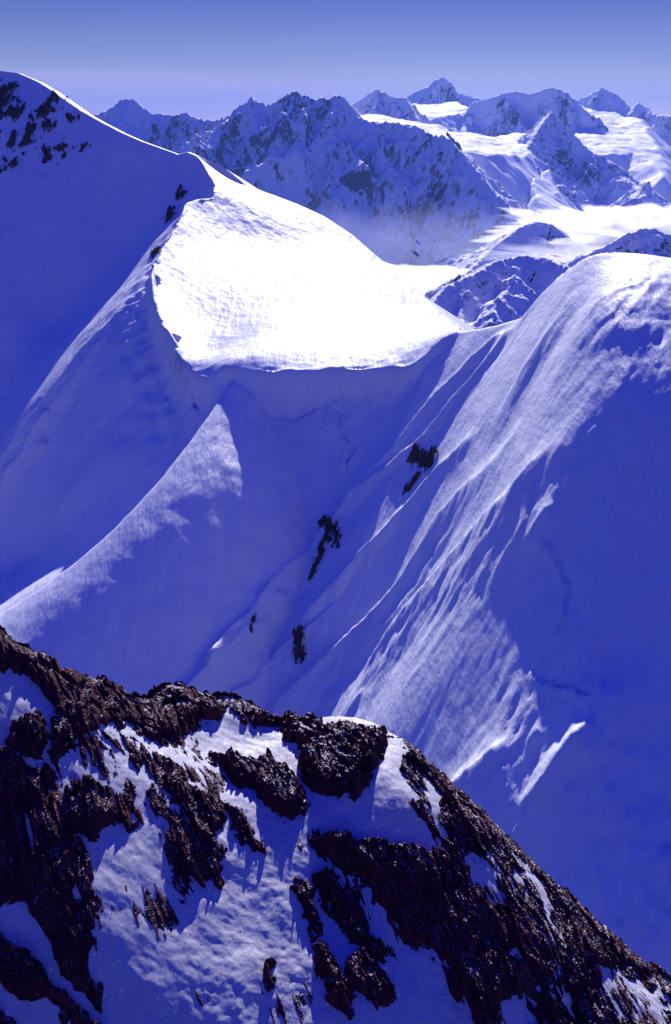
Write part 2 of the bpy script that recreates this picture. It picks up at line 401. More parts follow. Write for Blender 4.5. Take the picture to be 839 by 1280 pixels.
# wind streaks and soft unevenness on the face, stronger on the ribs
cr_, sr_ = math.cos(math.radians(58)), math.sin(math.radians(58))
A1, A2 = MX*cr_+MY*sr_, -MX*sr_+MY*cr_            # along / across the fall line
streak = fbm(A1/16, A2/2.6, 5, 71, .6)
rm = np.clip(add/4, 0, 1)*np.where(MX > -60, 1, .25)
def patch(pts, w, amp, seed):
    W = [on_face(*q) for q in pts]; w = w*1.35
    d, s = polydist(MX+2.5*perlin(MX/9, MY/9, seed), MY+2.5*perlin(MX/9, MY/9, seed+1), W)
    return amp*np.exp(-(d/w)**2)*(1.9+.5*fbm(A1/7, A2/1.7, 3, seed+2, .55)+.3*fbm(MX/3.0, MY/3.0, 4, seed+3, .55))
cr_, sr_ = math.cos(math.radians(58)), math.sin(math.radians(58))
A1, A2 = MX*cr_+MY*sr_, -MX*sr_+MY*cr_
for k, (pts, w, amp) in enumerate([([(700, 570), (650, 620), (600, 680), (560, 720)], 5, .9), ([(705, 790), (670, 835), (655, 860)], 4, .5), ([(650, 935), (610, 965), (570, 1000)], 7, 1.4),
        ([(740, 925), (705, 970), (670, 1020)], 4, 1.2), ([(830, 1130), (800, 1180)], 9, 1.6), ([(720, 420), (680, 490), (640, 560)], 6, .3), ([(800, 360), (740, 400)], 7, .7), ([(690, 630), (665, 660)], 4, 1.0), ([(500, 800), (470, 850)], 5, .8), ([(790, 900), (800, 960)], 6, .5)]):
    zf = zf+patch(pts, w, amp*.75, 400+9*k)
zf = zf+np.clip(cr/5, 0, 1)*np.exp(-dL/5)*sstep(.3, 2, dL)*2.0*fbm(MX/6, MY/6, 3, 88)
zfar = zfar+inr*np.clip(cr/5, 0, 1)*np.exp(-(dL/7)**2)*np.where(MY > 345, .35, .8)*fbm(MX/11, MY/9, 3, 89)
zf = zf+(1-.75*kk)*streak*(.10+.30*rm)*sstep(0, 8, dL)+.9*(1-.85*kk)*fbm(MX/38, MY/38, 3, 75)*sstep(0, 12, dL)+(1-.6*kk)*.07*fbm(MX/2.2, MY/2.2, 3, 77)+(1-.6*kk)*.09*fbm(A1/6, A2/1.4, 3, 78)*(.4+np.clip(fbm(MX/45, MY/45, 2, 79)+.5, 0, 1.4))
# avalanche fracture lines and the wind scoop under the col
for (pl, hh, w) in (([(318, 500), (335, 518), (370, 522), (405, 512), (425, 500)], .5, 2.2), ([(418, 505), (424, 535), (436, 560), (430, 582), (440, 570)], 1.0, 3.0), ([(196, 395), (205, 430), (225, 470), (246, 512)], 1.4, 2.0),
                    ([(655, 675), (690, 690), (705, 730), (708, 770), (690, 800)], .5, .8), ([(660, 850), (690, 868), (730, 880)], .5, .8), ([(545, 745), (560, 735), (600, 760)], .35, .9)):
    W = [on_face(*q) for q in pl]
    d, s = polydist(MX+.8*perlin(MX/5, MY/5, 81), MY, W)
    zf = zf+hh*np.where(s < 0, np.exp(-(d/w)**2), -.6*np.exp(-(d/(w*.6))**2))
zfar = zfar+np.where(inr, .10*fbm(A2/11, A1/4, 5, 85)*(.3+np.clip(fbm(MX/40, MY/40, 2, 84)+.6, 0, 1.5))+.08*fbm(MX/2.4, MY/2.4, 3, 87)+.35*fbm(MX/30, MY/30, 3, 86), 0)*sstep(0, 6, dL)
# broken lips where the ramp meets the rim and the col
MZ = np.where(camside, zf, zfar)
gully = [on_face(*q) for q in ((552, 424), (528, 470), (500, 540), (440, 610), (380, 690), (300, 780), (250, 850), (215, 890))]
gx = [(gully[0][0]+40, gully[0][1]+200)]+[(g[0], g[1]) for g in gully]+[(gully[-1][0]-30, 90)]
_, gs = polydist(MX[:-1, :-1], MY[:-1, :-1], gx)
low = MZ[:-1, :-1] > -330
left = sheet('snow_mountain', MX, MY, MZ, M_SNOW, low & (gs < 0))
right = sheet('snow_ridge', MX, MY, MZ, M_SNOW, low & (gs > 0))
tag(left, 'steep blue-shaded snow mountain with a blazing white sunlit flank and a long curved spur', 'mountain', kind='structure')
tag(right, 'rounded snow ridge with pale wind-carved ribs running down from its smooth dome', 'ridge', kind='structure')

# ------------------------------------------------------------------ rock outcrops in the snow faces
def height_at(x, y):
    i = int(np.clip((y-96)/.62, 0, MX.shape[0]-1)); j = int(np.clip((x+330)/.62, 0, MX.shape[1]-1)); return MZ[i, j]
def bil(x, y):
    fy = np.clip((y-96)/.62, 0, MX.shape[0]-1.001); fx = np.clip((x+330)/.62, 0, MX.shape[1]-1.001)
    i = fy.astype(int); j = fx.astype(int); a = fy-i; b = fx-j
    return (MZ[i, j]*(1-b)+MZ[i, j+1]*b)*(1-a)+(MZ[i+1, j]*(1-b)+MZ[i+1, j+1]*b)*a
MU, MV = proj(MX, MY, MZ)
def on_mid(u, v):
    d = (MU-u)**2+(MV-v)**2+np.where(camside, 0, 1e6); k = np.argmin(d); return MX.ravel()[k], MY.ravel()[k]
def outcrop(pl, width, amp, seed, label, thr=.42, s=.2, frag=1.0, one=False):
    """a rib of bedrock breaking through the snow along a line of photo positions"""
    W = [on_mid(*q) for q in pl]
    m = width*2.2
    X, Y = grid(min(w[0] for w in W)-m, max(w[0] for w in W)+m, min(w[1] for w in W)-m, max(w[1] for w in W)+m, s)
    base = bil(X, Y)
    d = polydist(X+.5*width*.4*perlin(X/width, Y/width, seed), Y+.5*width*.4*perlin(X/width, Y/width, seed+2), W if len(W) > 1 else [W[0], (W[0][0]+.1, W[0][1])])[0]
    mask = 1-(d/width)**1.4
    f = .8*facets(X/width*1.1, Y/width*.8, seed, 1.2)+.45*facets(X/width*2.7, Y/width*2.0, seed+4, 1.2)+.22*facets(X/width*6, Y/width*5, seed+9, 1)+.5*frag*fbm(X/width*1.6, Y/width*1.3, 4, seed+6)
    rise = amp*(mask+f-thr)
    Z = base+np.clip(rise, -1.2, 4*amp)
    keep = rise > -.35
    k = keep[:-1, :-1] & keep[1:, :-1] & keep[:-1, 1:] & keep[1:, 1:]
    k &= (d[:-1, :-1] < width*1.7)
    lab = np.zeros(k.shape, int); n = 0; sizes = [0]
    for i0, j0 in zip(*np.nonzero(k)):
        if lab[i0, j0]: continue
        n += 1; lab[i0, j0] = n; st = [(i0, j0)]; c = 0
        while st:
            i, j = st.pop(); c += 1
            for a_, b_ in ((i-1, j), (i+1, j), (i, j-1), (i, j+1)):
                if 0 <= a_ < k.shape[0] and 0 <= b_ < k.shape[1] and k[a_, b_] and not lab[a_, b_]: lab[a_, b_] = n; st.append((a_, b_))
        sizes.append(c)
    if one and n > 1: k &= lab == int(np.argmax(sizes))
    o = sheet('rock_outcrop', X, Y, Z, M_MROCK, k, smooth=False)
    tag(o, label, 'rock', 'rock outcrops in the snow faces'); return o
outcrop([(516, 570), (530, 574), (538, 578)], 1.9, 1.9, 3, 'dark overhanging rock block on the right ridge between two pale snow ribs', .25)
outcrop([(518, 598), (510, 610)], 1.6, 1.3, 13, 'small broken rocks just below the overhanging block on the right ridge', .4)
outcrop([(404, 652), (412, 664), (404, 682), (398, 700), (390, 718)], 1.7, 1.6, 23, 'tall ragged rock band at the gully edge, largest outcrop on the right ridge', .32)
outcrop([(420, 660), (422, 682)], 1.8, 1.0, 28, 'thin broken rock strip right beside the tall ragged rock band', .55, frag=1.6, one=True)
outcrop([(372, 790), (376, 806), (374, 822)], 1.8, 2.2, 33, 'narrow upright rock fin low on the right ridge above the dark crag', .3)
outcrop([(318, 770), (314, 788)], 1.0, .8, 43, 'tiny rock sliver on the snow rib low in the gully', .55)
outcrop([(225, 240), (230, 246)], 2.8, 2.2, 51, 'upper of the small dark rocks under the white cornice corner', .5, .3)
outcrop([(211, 264), (213, 274)], 2.8, 2.2, 52, 'middle of the small dark rocks under the white cornice edge', .5, .3)
outcrop([(193, 312), (195, 318)], 2.2, 1.8, 53, 'lowest of the small dark rocks under the white cornice edge', .5, .3)
outcrop([(0, 118), (12, 140), (0, 150)], 9.5, 4.0, 61, 'largest black rock band at the frame edge on the left summit', .55, .45, 1.5)
outcrop([(52, 145), (68, 128)], 6.0, 3.0, 62, 'slanting rock strip high on the left summit just below its sunlit crest', .6, .45, 1.5)
outcrop([(20, 185), (45, 165), (60, 158)], 8.0, 3.0, 63, 'long speckled rock band slanting across the middle of the left summit face', .7, .45, 1.7)
outcrop([(62, 192), (78, 186)], 6.0, 2.6, 64, 'rock patch right of and below the speckled band on the left summit face', .62, .45, 1.6)
outcrop([(0, 212), (14, 204)], 6.5, 2.6, 65, 'lowest scattered rocks on the left summit face near the frame edge', .75, .45, 1.6)
outcrop([(88, 148), (94, 152)], 4.5, 2.2, 66, 'small dark rock close under the sunlit crest of the left summit', .5, .45)
outcrop([(102, 186), (108, 182)], 3.5, 1.6, 67, 'lone faint rock speck on open snow right of the left summit rocks', .6, .45)

# ------------------------------------------------------------------ foreground crag
fc = [(-260, 690, 24), (-120, 745, 24), (-40, 775, 24.3), (0, 790, 24.6), (20, 806, 24.8), (40, 818, 25), (60, 829, 25.3), (76, 850, 25.7), (95, 853, 25.9), (112, 848, 26.1), (135, 856, 26.4), (160, 873, 26.8), (178, 882, 27),
      (200, 870, 27.1), (215, 858, 27.2), (240, 863, 27.4), (262, 870, 27.6), (290, 876, 27.8), (318, 884, 28), (345, 903, 28.2), (365, 897, 28), (385, 900, 27.7), (415, 896, 27.3), (445, 899, 27), (470, 907, 26.7), (485, 915, 26.5), (505, 925, 26.2),
      (520, 937, 26), (560, 975, 25.5), (600, 1010, 25), (650, 1060, 24.5), (700, 1110, 24), (750, 1157, 23.5), (800, 1200, 23), (839, 1222, 22.8), (950, 1300, 22), (1100, 1420, 21)]
FC = [P(*p) for p in fc]
FCd = densify(FC, .8)
fin = [(-200, 1000, 20), (0, 1000, 20.6), (-200, 1280, 16), (0, 1150, 18.4), (0, 1280, 16.8), (120, 1000, 21.6), (130, 1150, 18.9), (130, 1280, 17.2), (250, 1000, 22.8), (250, 1150, 19.8), (300, 1280, 17.8), (300, 930, 26), (400, 1000, 23.6), (400, 1150, 20.55), (450, 1280, 18.2),
       (500, 1000, 23.4), (550, 1100, 21.9), (600, 1280, 19.1), (600, 1100, 22.3), (700, 1200, 21.2), (720, 1280, 20.0), (839, 1290, 20.9), (0, 1450, 14.6), (420, 1450, 15.9), (839, 1450, 17.6), (-200, 1450, 14), (1050, 1500, 19)]
fb = TPS(FCd+[P(*p) for p in fin], 1e-4)
GX, GY = grid(-12.5, 15.0, 12.6, 31.0, .026)
dC, sC, zC = polydist(GX, GY, FC, ([p[2] for p in FC],))
fbase = fb(GX, GY)
U0, V0 = proj(GX, GY, fbase)
back = sC > 0
wu = U0+9*perlin(GX*1.3, GY*1.3, 101)+5*perlin(GX*3.7, GY*3.7, 103)+3*perlin(GX*9, GY*9, 104)
wv = V0+9*perlin(GX*1.3, GY*1.3, 105)+5*perlin(GX*3.7, GY*3.7, 107)+3*perlin(GX*9, GY*9, 108)
zones = {   # outline on the crag (photo positions), rock bias, extra height in metres
    'summit_rock': ([(-300, 660), (0, 770), (45, 805), (82, 840), (78, 850), (110, 838), (180, 872), (215, 845), (262, 860), (320, 872), (350, 900), (352, 912), (300, 905), (262, 898), (235, 903), (228, 925), (180, 925), (160, 905), (120, 915), (105, 935), (70, 900), (45, 858), (0, 838), (-300, 800)], .75, .35),
    'band': ([(60, 880), (120, 905), (170, 915), (215, 960), (250, 1000), (285, 1060), (275, 1105), (262, 1070), (240, 1085), (232, 1115), (205, 1060), (165, 1035), (120, 1040), (90, 1000), (70, 940)], .42, .05),
    'flank': ([(-300, 900), (0, 930), (60, 960), (118, 1030), (117, 1090), (124, 1190), (128, 1262), (95, 1235), (60, 1170), (30, 1130), (0, 1130), (-300, 1130)], .5, .0),
    'cave': ([(14, 905), (55, 898), (62, 925), (52, 945), (18, 938)], .9, .55),
    'cave2': ([(66, 912), (95, 915), (96, 945), (72, 950)], .8, .45),
    'cave3': ([(78, 990), (118, 975), (150, 1000), (160, 1030), (118, 1045), (84, 1035)], .95, .55),
    'corner': ([(-300, 1140), (0, 1165), (32, 1190), (52, 1215), (62, 1245), (30, 1250), (0, 1230), (-300, 1200)], .9, .5),
    'corner_rib': ([(58, 1225), (100, 1270), (140, 1300), (110, 1310), (75, 1268), (50, 1240)], .7, .3),
    'corner_low': ([(-40, 1245), (20, 1268), (30, 1300), (-40, 1300)], .7, .3),
    'ledge_block': ([(262, 948), (312, 946), (340, 950), (372, 968), (385, 1012), (368, 1022), (342, 1012), (318, 990), (290, 968)], .95, .55),
    'streak_a': ([(186, 958), (215, 968), (262, 1002), (275, 1040), (255, 1040), (222, 1000)], .55, .15),
    'streak_b': ([(230, 1045), (262, 1040), (278, 1108), (262, 1098), (250, 1128), (235, 1095)], .5, .15),
    'streak_c': ([(285, 1012), (310, 1025), (330, 1060), (350, 1082), (330, 1076), (298, 1048)], .35, .1),
    'dome_block': ([(360, 900), (385, 903), (440, 906), (478, 918), (486, 945), (470, 968), (440, 1000), (400, 990), (382, 968), (376, 940), (350, 920)], 1.0, .75),
    'shelf_block': ([(385, 1042), (420, 1048), (462, 1052), (500, 1060), (540, 1072), (548, 1110), (520, 1130), (490, 1120), (455, 1095), (420, 1068)], .95, .6),
    'upright_a': ([(366, 1103), (392, 1104), (404, 1160), (396, 1178), (376, 1152)], .6, .25),
    'upright_b': ([(392, 1092), (420, 1094), (432, 1122), (455, 1145), (476, 1185), (482, 1205), (468, 1200), (430, 1170), (412, 1130)], .85, .4),
    'lower_fin': ([(396, 1182), (410, 1180), (440, 1250), (436, 1272), (412, 1250), (400, 1215)], .85, .4),
    'lower_block': ([(434, 1200), (458, 1192), (476, 1215), (498, 1252), (470, 1262), (440, 1240)], .8, .4),
    'spike': ([(333, 1205), (338, 1202), (340, 1225), (332, 1240), (329, 1225)], .8, .35),
    'right_flank': ([(484, 912), (520, 937), (600, 1010), (700, 1110), (839, 1218), (1100, 1420), (1000, 1500), (700, 1300), (640, 1290), (610, 1210), (560, 1180), (535, 1140), (560, 1090), (545, 1060), (520, 1010), (492, 960)], .5, .0),
    'right_block': ([(500, 1075), (548, 1065), (585, 1120), (600, 1180), (590, 1230), (560, 1210), (520, 1170), (490, 1150), (470, 1120)], .85, .4),
    'right_foot': ([(560, 1215), (640, 1190), (720, 1215), (745, 1225), (700, 1262), (705, 1300), (600, 1300), (580, 1250)], .7, .3),
}
snowz = [([(-30, 832), (30, 830), (56, 862), (72, 896), (40, 896), (20, 905), (0, 925), (-30, 920)], 1.1), ([(262, 904), (275, 896), (300, 905), (308, 915), (285, 920)], 1.4), ([(255, 930), (300, 925), (345, 935), (380, 952), (382, 966), (340, 950), (300, 944), (262, 945)], 1.2),
         ([(386, 904), (410, 898), (442, 899), (440, 908), (405, 912)], 1.3), ([(482, 922), (500, 922), (516, 948), (500, 958), (484, 950)], 1.2), ([(640, 1088), (662, 1082), (700, 1145), (716, 1185), (700, 1195), (668, 1140)], .55), ([(560, 1040), (575, 1035), (640, 1130), (640, 1160), (610, 1120)], .5),
         ([(755, 1205), (785, 1205), (839, 1262), (839, 1290), (790, 1280), (740, 1240)], .6), ([(620, 1250), (650, 1240), (672, 1290), (640, 1320)], 1.0), ([(124, 905), (140, 910), (190, 985), (175, 990), (150, 950)], .75), ([(510, 935), (525, 945), (565, 1020), (560, 1070), (540, 1050), (525, 990)], .5)]
R = np.full(GX.shape, -.55); H = np.zeros(GX.shape); zid = np.zeros(GX.shape, int); zbest = np.full(GX.shape, -6.0)
for k, (nm, (poly, bias, hh)) in enumerate(zones.items()):
    bb = np.array(poly)
    m = (U0 > bb[:, 0].min()-45) & (U0 < bb[:, 0].max()+45) & (V0 > bb[:, 1].min()-45) & (V0 < bb[:, 1].max()+45)
    sd = np.full(GX.shape, -99.0); sd[m] = sdpoly(wu[m], wv[m], poly)
    w = sstep(-9, 9, sd)
    R = np.maximum(R, -.55+(bias+.55)*w)
    H = np.maximum(H, hh*sstep(-2, 10, sd))
    t = sd-.1*hh
    zid = np.where(sd > zbest, k+1, zid); zbest = np.maximum(zbest, sd)
for poly, s in snowz:
    bb = np.array(poly)
    m = (U0 > bb[:, 0].min()-30) & (U0 < bb[:, 0].max()+30) & (V0 > bb[:, 1].min()-30) & (V0 < bb[:, 1].max()+30)
    sd = sdpoly(wu[m], wv[m], poly); w = sstep(-6, 7, sd)
    R[m] = R[m]-s*w; H[m] = H[m]*(1-w)
R += .30*sstep(150, 210, U0)*sstep(430, 390, U0)*sstep(1085, 1040, V0)*sstep(925, 960, V0)*(R < -.3)*np.clip(fbm(GX/.9, GY/.9, 2, 161)+.5, 0, 1.2)   # splinters of rock showing through thin snow
# strata run down to the right on the crag
ang = np.radians(-60+8*np.clip((GX-1)/6, -1, 1))
th = math.radians(-60)
S1, S2 = GX*math.cos(th)+GY*math.sin(th), -GX*math.sin(th)+GY*math.cos(th)
S1 = S1+.25*perlin(GX/1.5, GY/1.5, 111); S2 = S2+.16*perlin(GX/1.1, GY/1.1, 112)
strat = .75*fbm(S1/1.5, S2/.26, 5, 115, .62)+.5*(ridged(S1/1.1, S2/.17, 3, 118)-.75)
fct = .26*facets(S1/1.15, S2/.75, 121, 1.3)+.13*facets(S1/.48, S2/.30, 125, 1.3)+.055*facets(S1/.22, S2/.13, 129, 1.2)+.009*facets(S1/.085, S2/.06, 131, 1.0)
rocky = sstep(-.5, .3, R)
rise = .20*R+.085*strat*(.7+.3*rocky)+.26*H+.62*fct*(.15+.85*rocky)+.10*fbm(GX/2.2, GY/2.2, 2, 151)*rocky+.02
snow_h = .04*fbm(GX/.9, GY/.9, 3, 141)+.008*fbm(GX/.22, GY/.22, 3, 143)+.10*fbm(GX/2.6, GY/2.6, 2, 145)
lumps = ((U0 > 210) & (U0 < 400) & (V0 > 1040) & (V0 < 1290))
snow_h += .014*fbm(GX/.42, GY/.3, 3, 147)*sstep(200, 260, U0)*sstep(1030, 1070, V0)
# the crest itself is broken rock; beyond it the crag falls away
crest_j = np.where(U0 < 360, .9, .35)
cz = zC+.0*GX
zback = np.maximum(cz-1.25*dC, -60)
rbase = np.where(back, zback, fbase)
calm = np.where(back, 1, sstep(0, .9, dC))
Z_rock = rbase+np.where(calm < 1, rise*(.55+.45*calm)+.07*(1-calm)*np.where(U0 > 340, 1, 0), rise)
Z_snow = rbase+snow_h-np.where(back, .25*sstep(0, .6, dC), 0)+.0
def cells(m): return m[:-1, :-1] & m[1:, :-1] & m[:-1, 1:] & m[1:, 1:]
def anyc(m): return m[:-1, :-1] | m[1:, :-1] | m[:-1, 1:] | m[1:, 1:]
vis = anyc(Z_rock > Z_snow-.05)
zc = zid[:-1, :-1]
groups = {
    'ledge_block': 'flat-topped dark rock block under the bright snow ledge in the middle of the crag',
    'dome_block': 'big rounded dark rock dome with a thin snow cap on the crest of the crag',
    'shelf_block': 'long low dark rock shelf below the rock dome, with blue shadow under it',
    'upright_a': 'pair of thin upright rock slivers at the right edge of the big snow patch',
    'upright_b': 'slanting dark rock below the rock shelf, leaning down to the right',
    'lower_fin': 'narrow leaning rock fin lowest in the crag snow, left of the brown boulder',
    'lower_block': 'brownish rounded boulder low in the crag snow beside the leaning fin',
    'spike': 'tiny rock spike standing alone in the big lower snow patch',
    'corner': 'black overhanging rock in the bottom left corner with an orange-brown rim',
    'corner_low': 'small dark rock at the very bottom left corner of the frame',
    'corner_rib': 'thin brown-rimmed rock rib running down beside the black corner rock',
}
names = list(zones)
taken = np.zeros(vis.shape, bool)
for nm, lab in groups.items():
    m = vis & (zc == names.index(nm)+1) & (zbest[:-1, :-1] > -5.5)
    taken |= m
    tag(sheet('rock_outcrop', GX, GY, Z_rock, M_ROCK, m, smooth=False), lab, 'rock', 'rocks of the foreground crag')
crag = sheet('rocky_crag', GX, GY, Z_rock, M_ROCK, ~taken & (vis | back[:-1, :-1]) & (Z_rock[:-1, :-1] > -45), smooth=False)
tag(crag, 'jagged dark maroon rock crag streaked with snow, closest to the camera', 'crag', kind='structure')
sm = anyc(Z_snow > Z_rock-.12) & (Z_snow[:-1, :-1] > -45)
tag(sheet('snow', GX, GY, Z_snow, M_FSNOW, sm), 'crusted glittering snow lying in patches between the rocks of the crag', 'snow', kind='stuff')

# ------------------------------------------------------------------ far ranges
def ridge_terrain(name, label, ridges, box, step, mat, seed, rough, floor=-900, shelves=(), spurs=(0, 0), detail=1.0, cat='mountain'):
    x0, x1, y0, y1 = box
    X, Y = grid(x0, x1, y0, y1, step)
    rnd = random.Random(seed)
    wx = X+rough*.5*fbm(X/(rough*5), Y/(rough*5), 3, seed+1); wy = Y+rough*.5*fbm(X/(rough*5), Y/(rough*5), 3, seed+2)
    Z = np.full(X.shape, float(floor))
    allr = []
    for (pts, s_near, s_far, nsp) in ridges:
        W = [P(*p) for p in pts]; allr.append((W, s_near, s_far, 0))
        for k in range(nsp):
            i = rnd.uniform(.03, .97)*(len(W)-1); a = int(i); t = i-a
            p = [W[a][j]+(W[a+1][j]-W[a][j])*t for j in range(3)]
            ang = math.radians(-90+rnd.uniform(-42, 42)); ln = rnd.uniform(*spurs); sl = rnd.uniform(.42, .75)
            p[2] -= rough*.25
            seg = [tuple(p)]; q = list(p)
            for _ in range(4):
                ang += rnd.uniform(-.35, .35)
                q = [q[0]+math.cos(ang)*ln/4, q[1]+math.sin(ang)*ln/4, q[2]-sl*ln/4*rnd.uniform(.6, 1.5)]; seg.append(tuple(q))
            allr.append((seg, s_near*rnd.uniform(1.0, 1.35), s_near*rnd.uniform(1.0, 1.35), 1))
    for W, sn, sf, sp in allr:
        d, s, z = polydist(X if not sp else wx, Y if not sp else wy, W, ([w[2] for w in W],))
        drop = np.where(s < 0, sn, sf)*(d if not sp else np.sqrt(d*d+(rough*.08)**2)-rough*.08)
        Z = np.maximum(Z, z-drop)
    Zc = Z.copy()
    dC_ = polydist(X, Y, allr[0][0])[0]
    fade = sstep(0, rough*1.2, dC_)
    Z = Z+detail*rough*(.55*(ridged(X/(rough*3.2), Y/(rough*3.2), 6, seed+5)-.9)*fade+.10*(ridged(X/(rough*.5), Y/(rough*.5), 3, seed+6)-.8))
    for poly, sl in shelves:
        W = [P(*p) for p in poly]
        t = TPS(densify(W+[W[0]], 250)[:-1], 1e-3)
        sd = sdpoly(wx, wy, [(w[0], w[1]) for w in W])
        zt = t(np.clip(X, min(w[0] for w in W), max(w[0] for w in W)), np.clip(Y, min(w[1] for w in W), max(w[1] for w in W)))
        zt = zt-sl*np.maximum(-sd, 0)+rough*.26*fbm(X/(rough*3.2), Y/(rough*4.5), 4, seed+9)
        zin = np.where(sd > 0, np.minimum(np.maximum(Z*.0+zt, zt), np.maximum(Zc, zt)), 0)
        Z = np.where(sd > 0, np.where(Z > zt+rough*1.2, Z, zt), np.maximum(Z, zt))
    k = Z[:-1, :-1] > floor+1
    o = sheet(name, X, Y, Z, mat, k)
    tag(o, label, cat, kind='structure'); return o

wall = [(40, 175, 7600), (90, 158, 7300), (120, 143, 7100), (132, 138, 7080), (142, 132, 7050), (150, 125, 7030), (162, 122, 7000), (168, 124, 6990), (175, 131, 6970), (192, 142, 6930), (205, 141, 6900), (215, 145, 6880), (232, 139, 6850), (245, 147, 6820), (270, 151, 6770), (278, 147, 6750), (285, 146, 6740),
        (300, 131, 6700), (309, 127, 6690), (314, 119, 6680), (318, 124, 6680), (332, 131, 6650), (345, 127, 6620), (355, 120, 6600), (367, 112, 6580), (376, 119, 6560), (385, 120, 6540), (392, 125, 6530), (400, 120, 6510), (408, 124, 6500), (420, 118, 6470), (430, 121, 6440), (440, 133, 6400), (447, 146, 6350),
        (470, 153, 6250), (485, 151, 6200), (505, 155, 6130), (520, 157, 6070), (540, 168, 5990), (555, 169, 5930), (575, 187, 5820), (595, 211, 5650), (615, 236, 5450), (645, 263, 5200), (665, 292, 4950), (690, 320, 4700)]
ridge_terrain('mountain', 'long jagged mountain wall across the valley with a steep shaded rock face', [(wall, 1.25, .75, 26),
    ([(314, 121, 6670), (323, 150, 6480), (340, 168, 6380), (355, 196, 6250), (367, 224, 6130), (373, 254, 5980), (385, 290, 5800)], 1.2, .95, 0), ([(378, 122, 6550), (383, 182, 6280), (402, 202, 6200), (418, 225, 6060), (440, 258, 5880), (462, 285, 5700)], 1.3, .95, 0),
    ([(205, 143, 6890), (222, 160, 6750), (235, 180, 6600), (248, 205, 6450)], 1.1, .9, 0), ([(162, 124, 6990), (150, 140, 6850), (135, 155, 6700)], 1.1, .8, 0)],
    (-2350, 1250, 4550, 8100), 8.5, M_FAR, 5, 90, -1000, spurs=(250, 750), detail=1.05)
ridge_terrain('mountain', 'blunt shaded peak just behind the mountain wall, left of the highest summit', [([(405, 150, 8300), (430, 135, 8200), (440, 131, 8150), (455, 121, 8100), (463, 116, 8080), (470, 111, 8050), (482, 116, 8000), (495, 122, 7950), (507, 123, 7900), (515, 136, 7800), (522, 150, 7700), (535, 165, 7600)], 1.2, .8, 7)],
    (-300, 1400, 6750, 8900), 9, M_FAR, 12, 80, -700, [([(440, 150, 6900), (480, 152, 6700), (520, 157, 6500), (575, 186, 6300), (600, 190, 6900), (560, 160, 7500), (500, 148, 7500), (450, 141, 7300)], .5)], (200, 500))
ridge_terrain('mountain', 'highest summit on the skyline, a pointed far blue peak with a glacier below', [([(480, 150, 12800), (507, 122, 12500), (520, 114, 12450), (530, 110, 12400), (537, 107, 12370), (541, 102, 12360), (545, 99, 12350), (552, 96, 12320), (558, 98, 12310), (565, 104, 12300), (570, 115, 12250), (580, 117, 12230), (592, 121, 12200), (605, 124, 12150), (625, 135, 12000), (645, 150, 11800)], 1.15, .8, 8)],
    (300, 2800, 8200, 13400), 14, M_FAR, 22, 120, -700, [([(508, 130, 11300), (520, 141, 10000), (545, 148, 9500), (590, 140, 9700), (575, 128, 11000), (540, 130, 11400)], .5)], (300, 800))
ridge_terrain('mountain', 'broad dark-faced ridge with a flat crest above the bright middle glacier', [([(575, 150, 9700), (590, 128, 9650), (612, 123, 9600), (628, 117, 9560), (640, 114, 9530), (650, 116, 9510), (665, 117, 9480), (676, 113, 9450), (687, 109, 9430), (700, 112, 9400), (710, 117, 9380), (722, 128, 9300), (735, 140, 9200), (748, 152, 9100), (760, 170, 8900)], 1.3, .8, 9)],
    (750, 3100, 4900, 10300), 10, M_FAR, 32, 90, -700, [([(545, 168, 6500), (575, 187, 6200), (605, 196, 6150), (655, 198, 6500), (668, 176, 7500), (678, 164, 8300), (640, 166, 8300), (600, 172, 8000), (560, 165, 7400)], .78)], (200, 550))
ridge_terrain('mountain', 'rightmost skyline peak, a dark tilted block above a wide bright glacier', [([(690, 150, 11400), (715, 126, 11200), (728, 122, 11100), (740, 117, 11050), (752, 109, 11000), (760, 112, 10960), (770, 117, 10900), (780, 126, 10800), (788, 134, 10700), (793, 133, 10650), (797, 127, 10620), (807, 132, 10500), (812, 140, 10350), (825, 143, 10200), (839, 143, 10050), (880, 150, 9700), (930, 165, 9200), (1000, 190, 8600)], 1.15, .8, 10)],
    (1500, 4700, 5600, 12200), 13, M_FAR, 42, 100, -700, [([(715, 126, 10900), (722, 150, 9700), (720, 178, 8300), (745, 195, 7700), (790, 190, 8000), (815, 205, 7600), (835, 225, 7200), (822, 180, 8500), (800, 150, 9900), (770, 140, 10400), (745, 140, 10400)], .7)], (250, 700))
ridge_terrain('mountain', 'pyramid-shaped middle peak in front of the glaciers, above the cloud', [([(560, 310, 5200), (600, 272, 5700), (630, 240, 6150), (650, 215, 6500), (658, 188, 6850), (672, 163, 7150), (682, 148, 7330), (690, 139, 7450), (697, 147, 7420), (705, 155, 7390), (718, 168, 7350), (740, 190, 7250), (762, 200, 7150), (785, 214, 7000), (805, 232, 6800), (825, 252, 6550), (850, 275, 6300), (900, 300, 6000)], 1.0, .9, 5),
    ([(660, 190, 6840), (655, 215, 6550), (662, 240, 6250), (675, 262, 5950), (690, 285, 5650)], .9, .7, 0), ([(760, 200, 7140), (790, 225, 6800), (810, 232, 6500), (830, 255, 6200)], 1.0, .7, 0)],
    (550, 3000, 4900, 8000), 9, M_FAR, 52, 80, -900, [([(668, 222, 6350), (690, 210, 6750), (688, 228, 6500), (695, 250, 6150), (735, 268, 5800), (720, 285, 5500), (690, 275, 5650), (672, 250, 5950)], .8)], (200, 500))
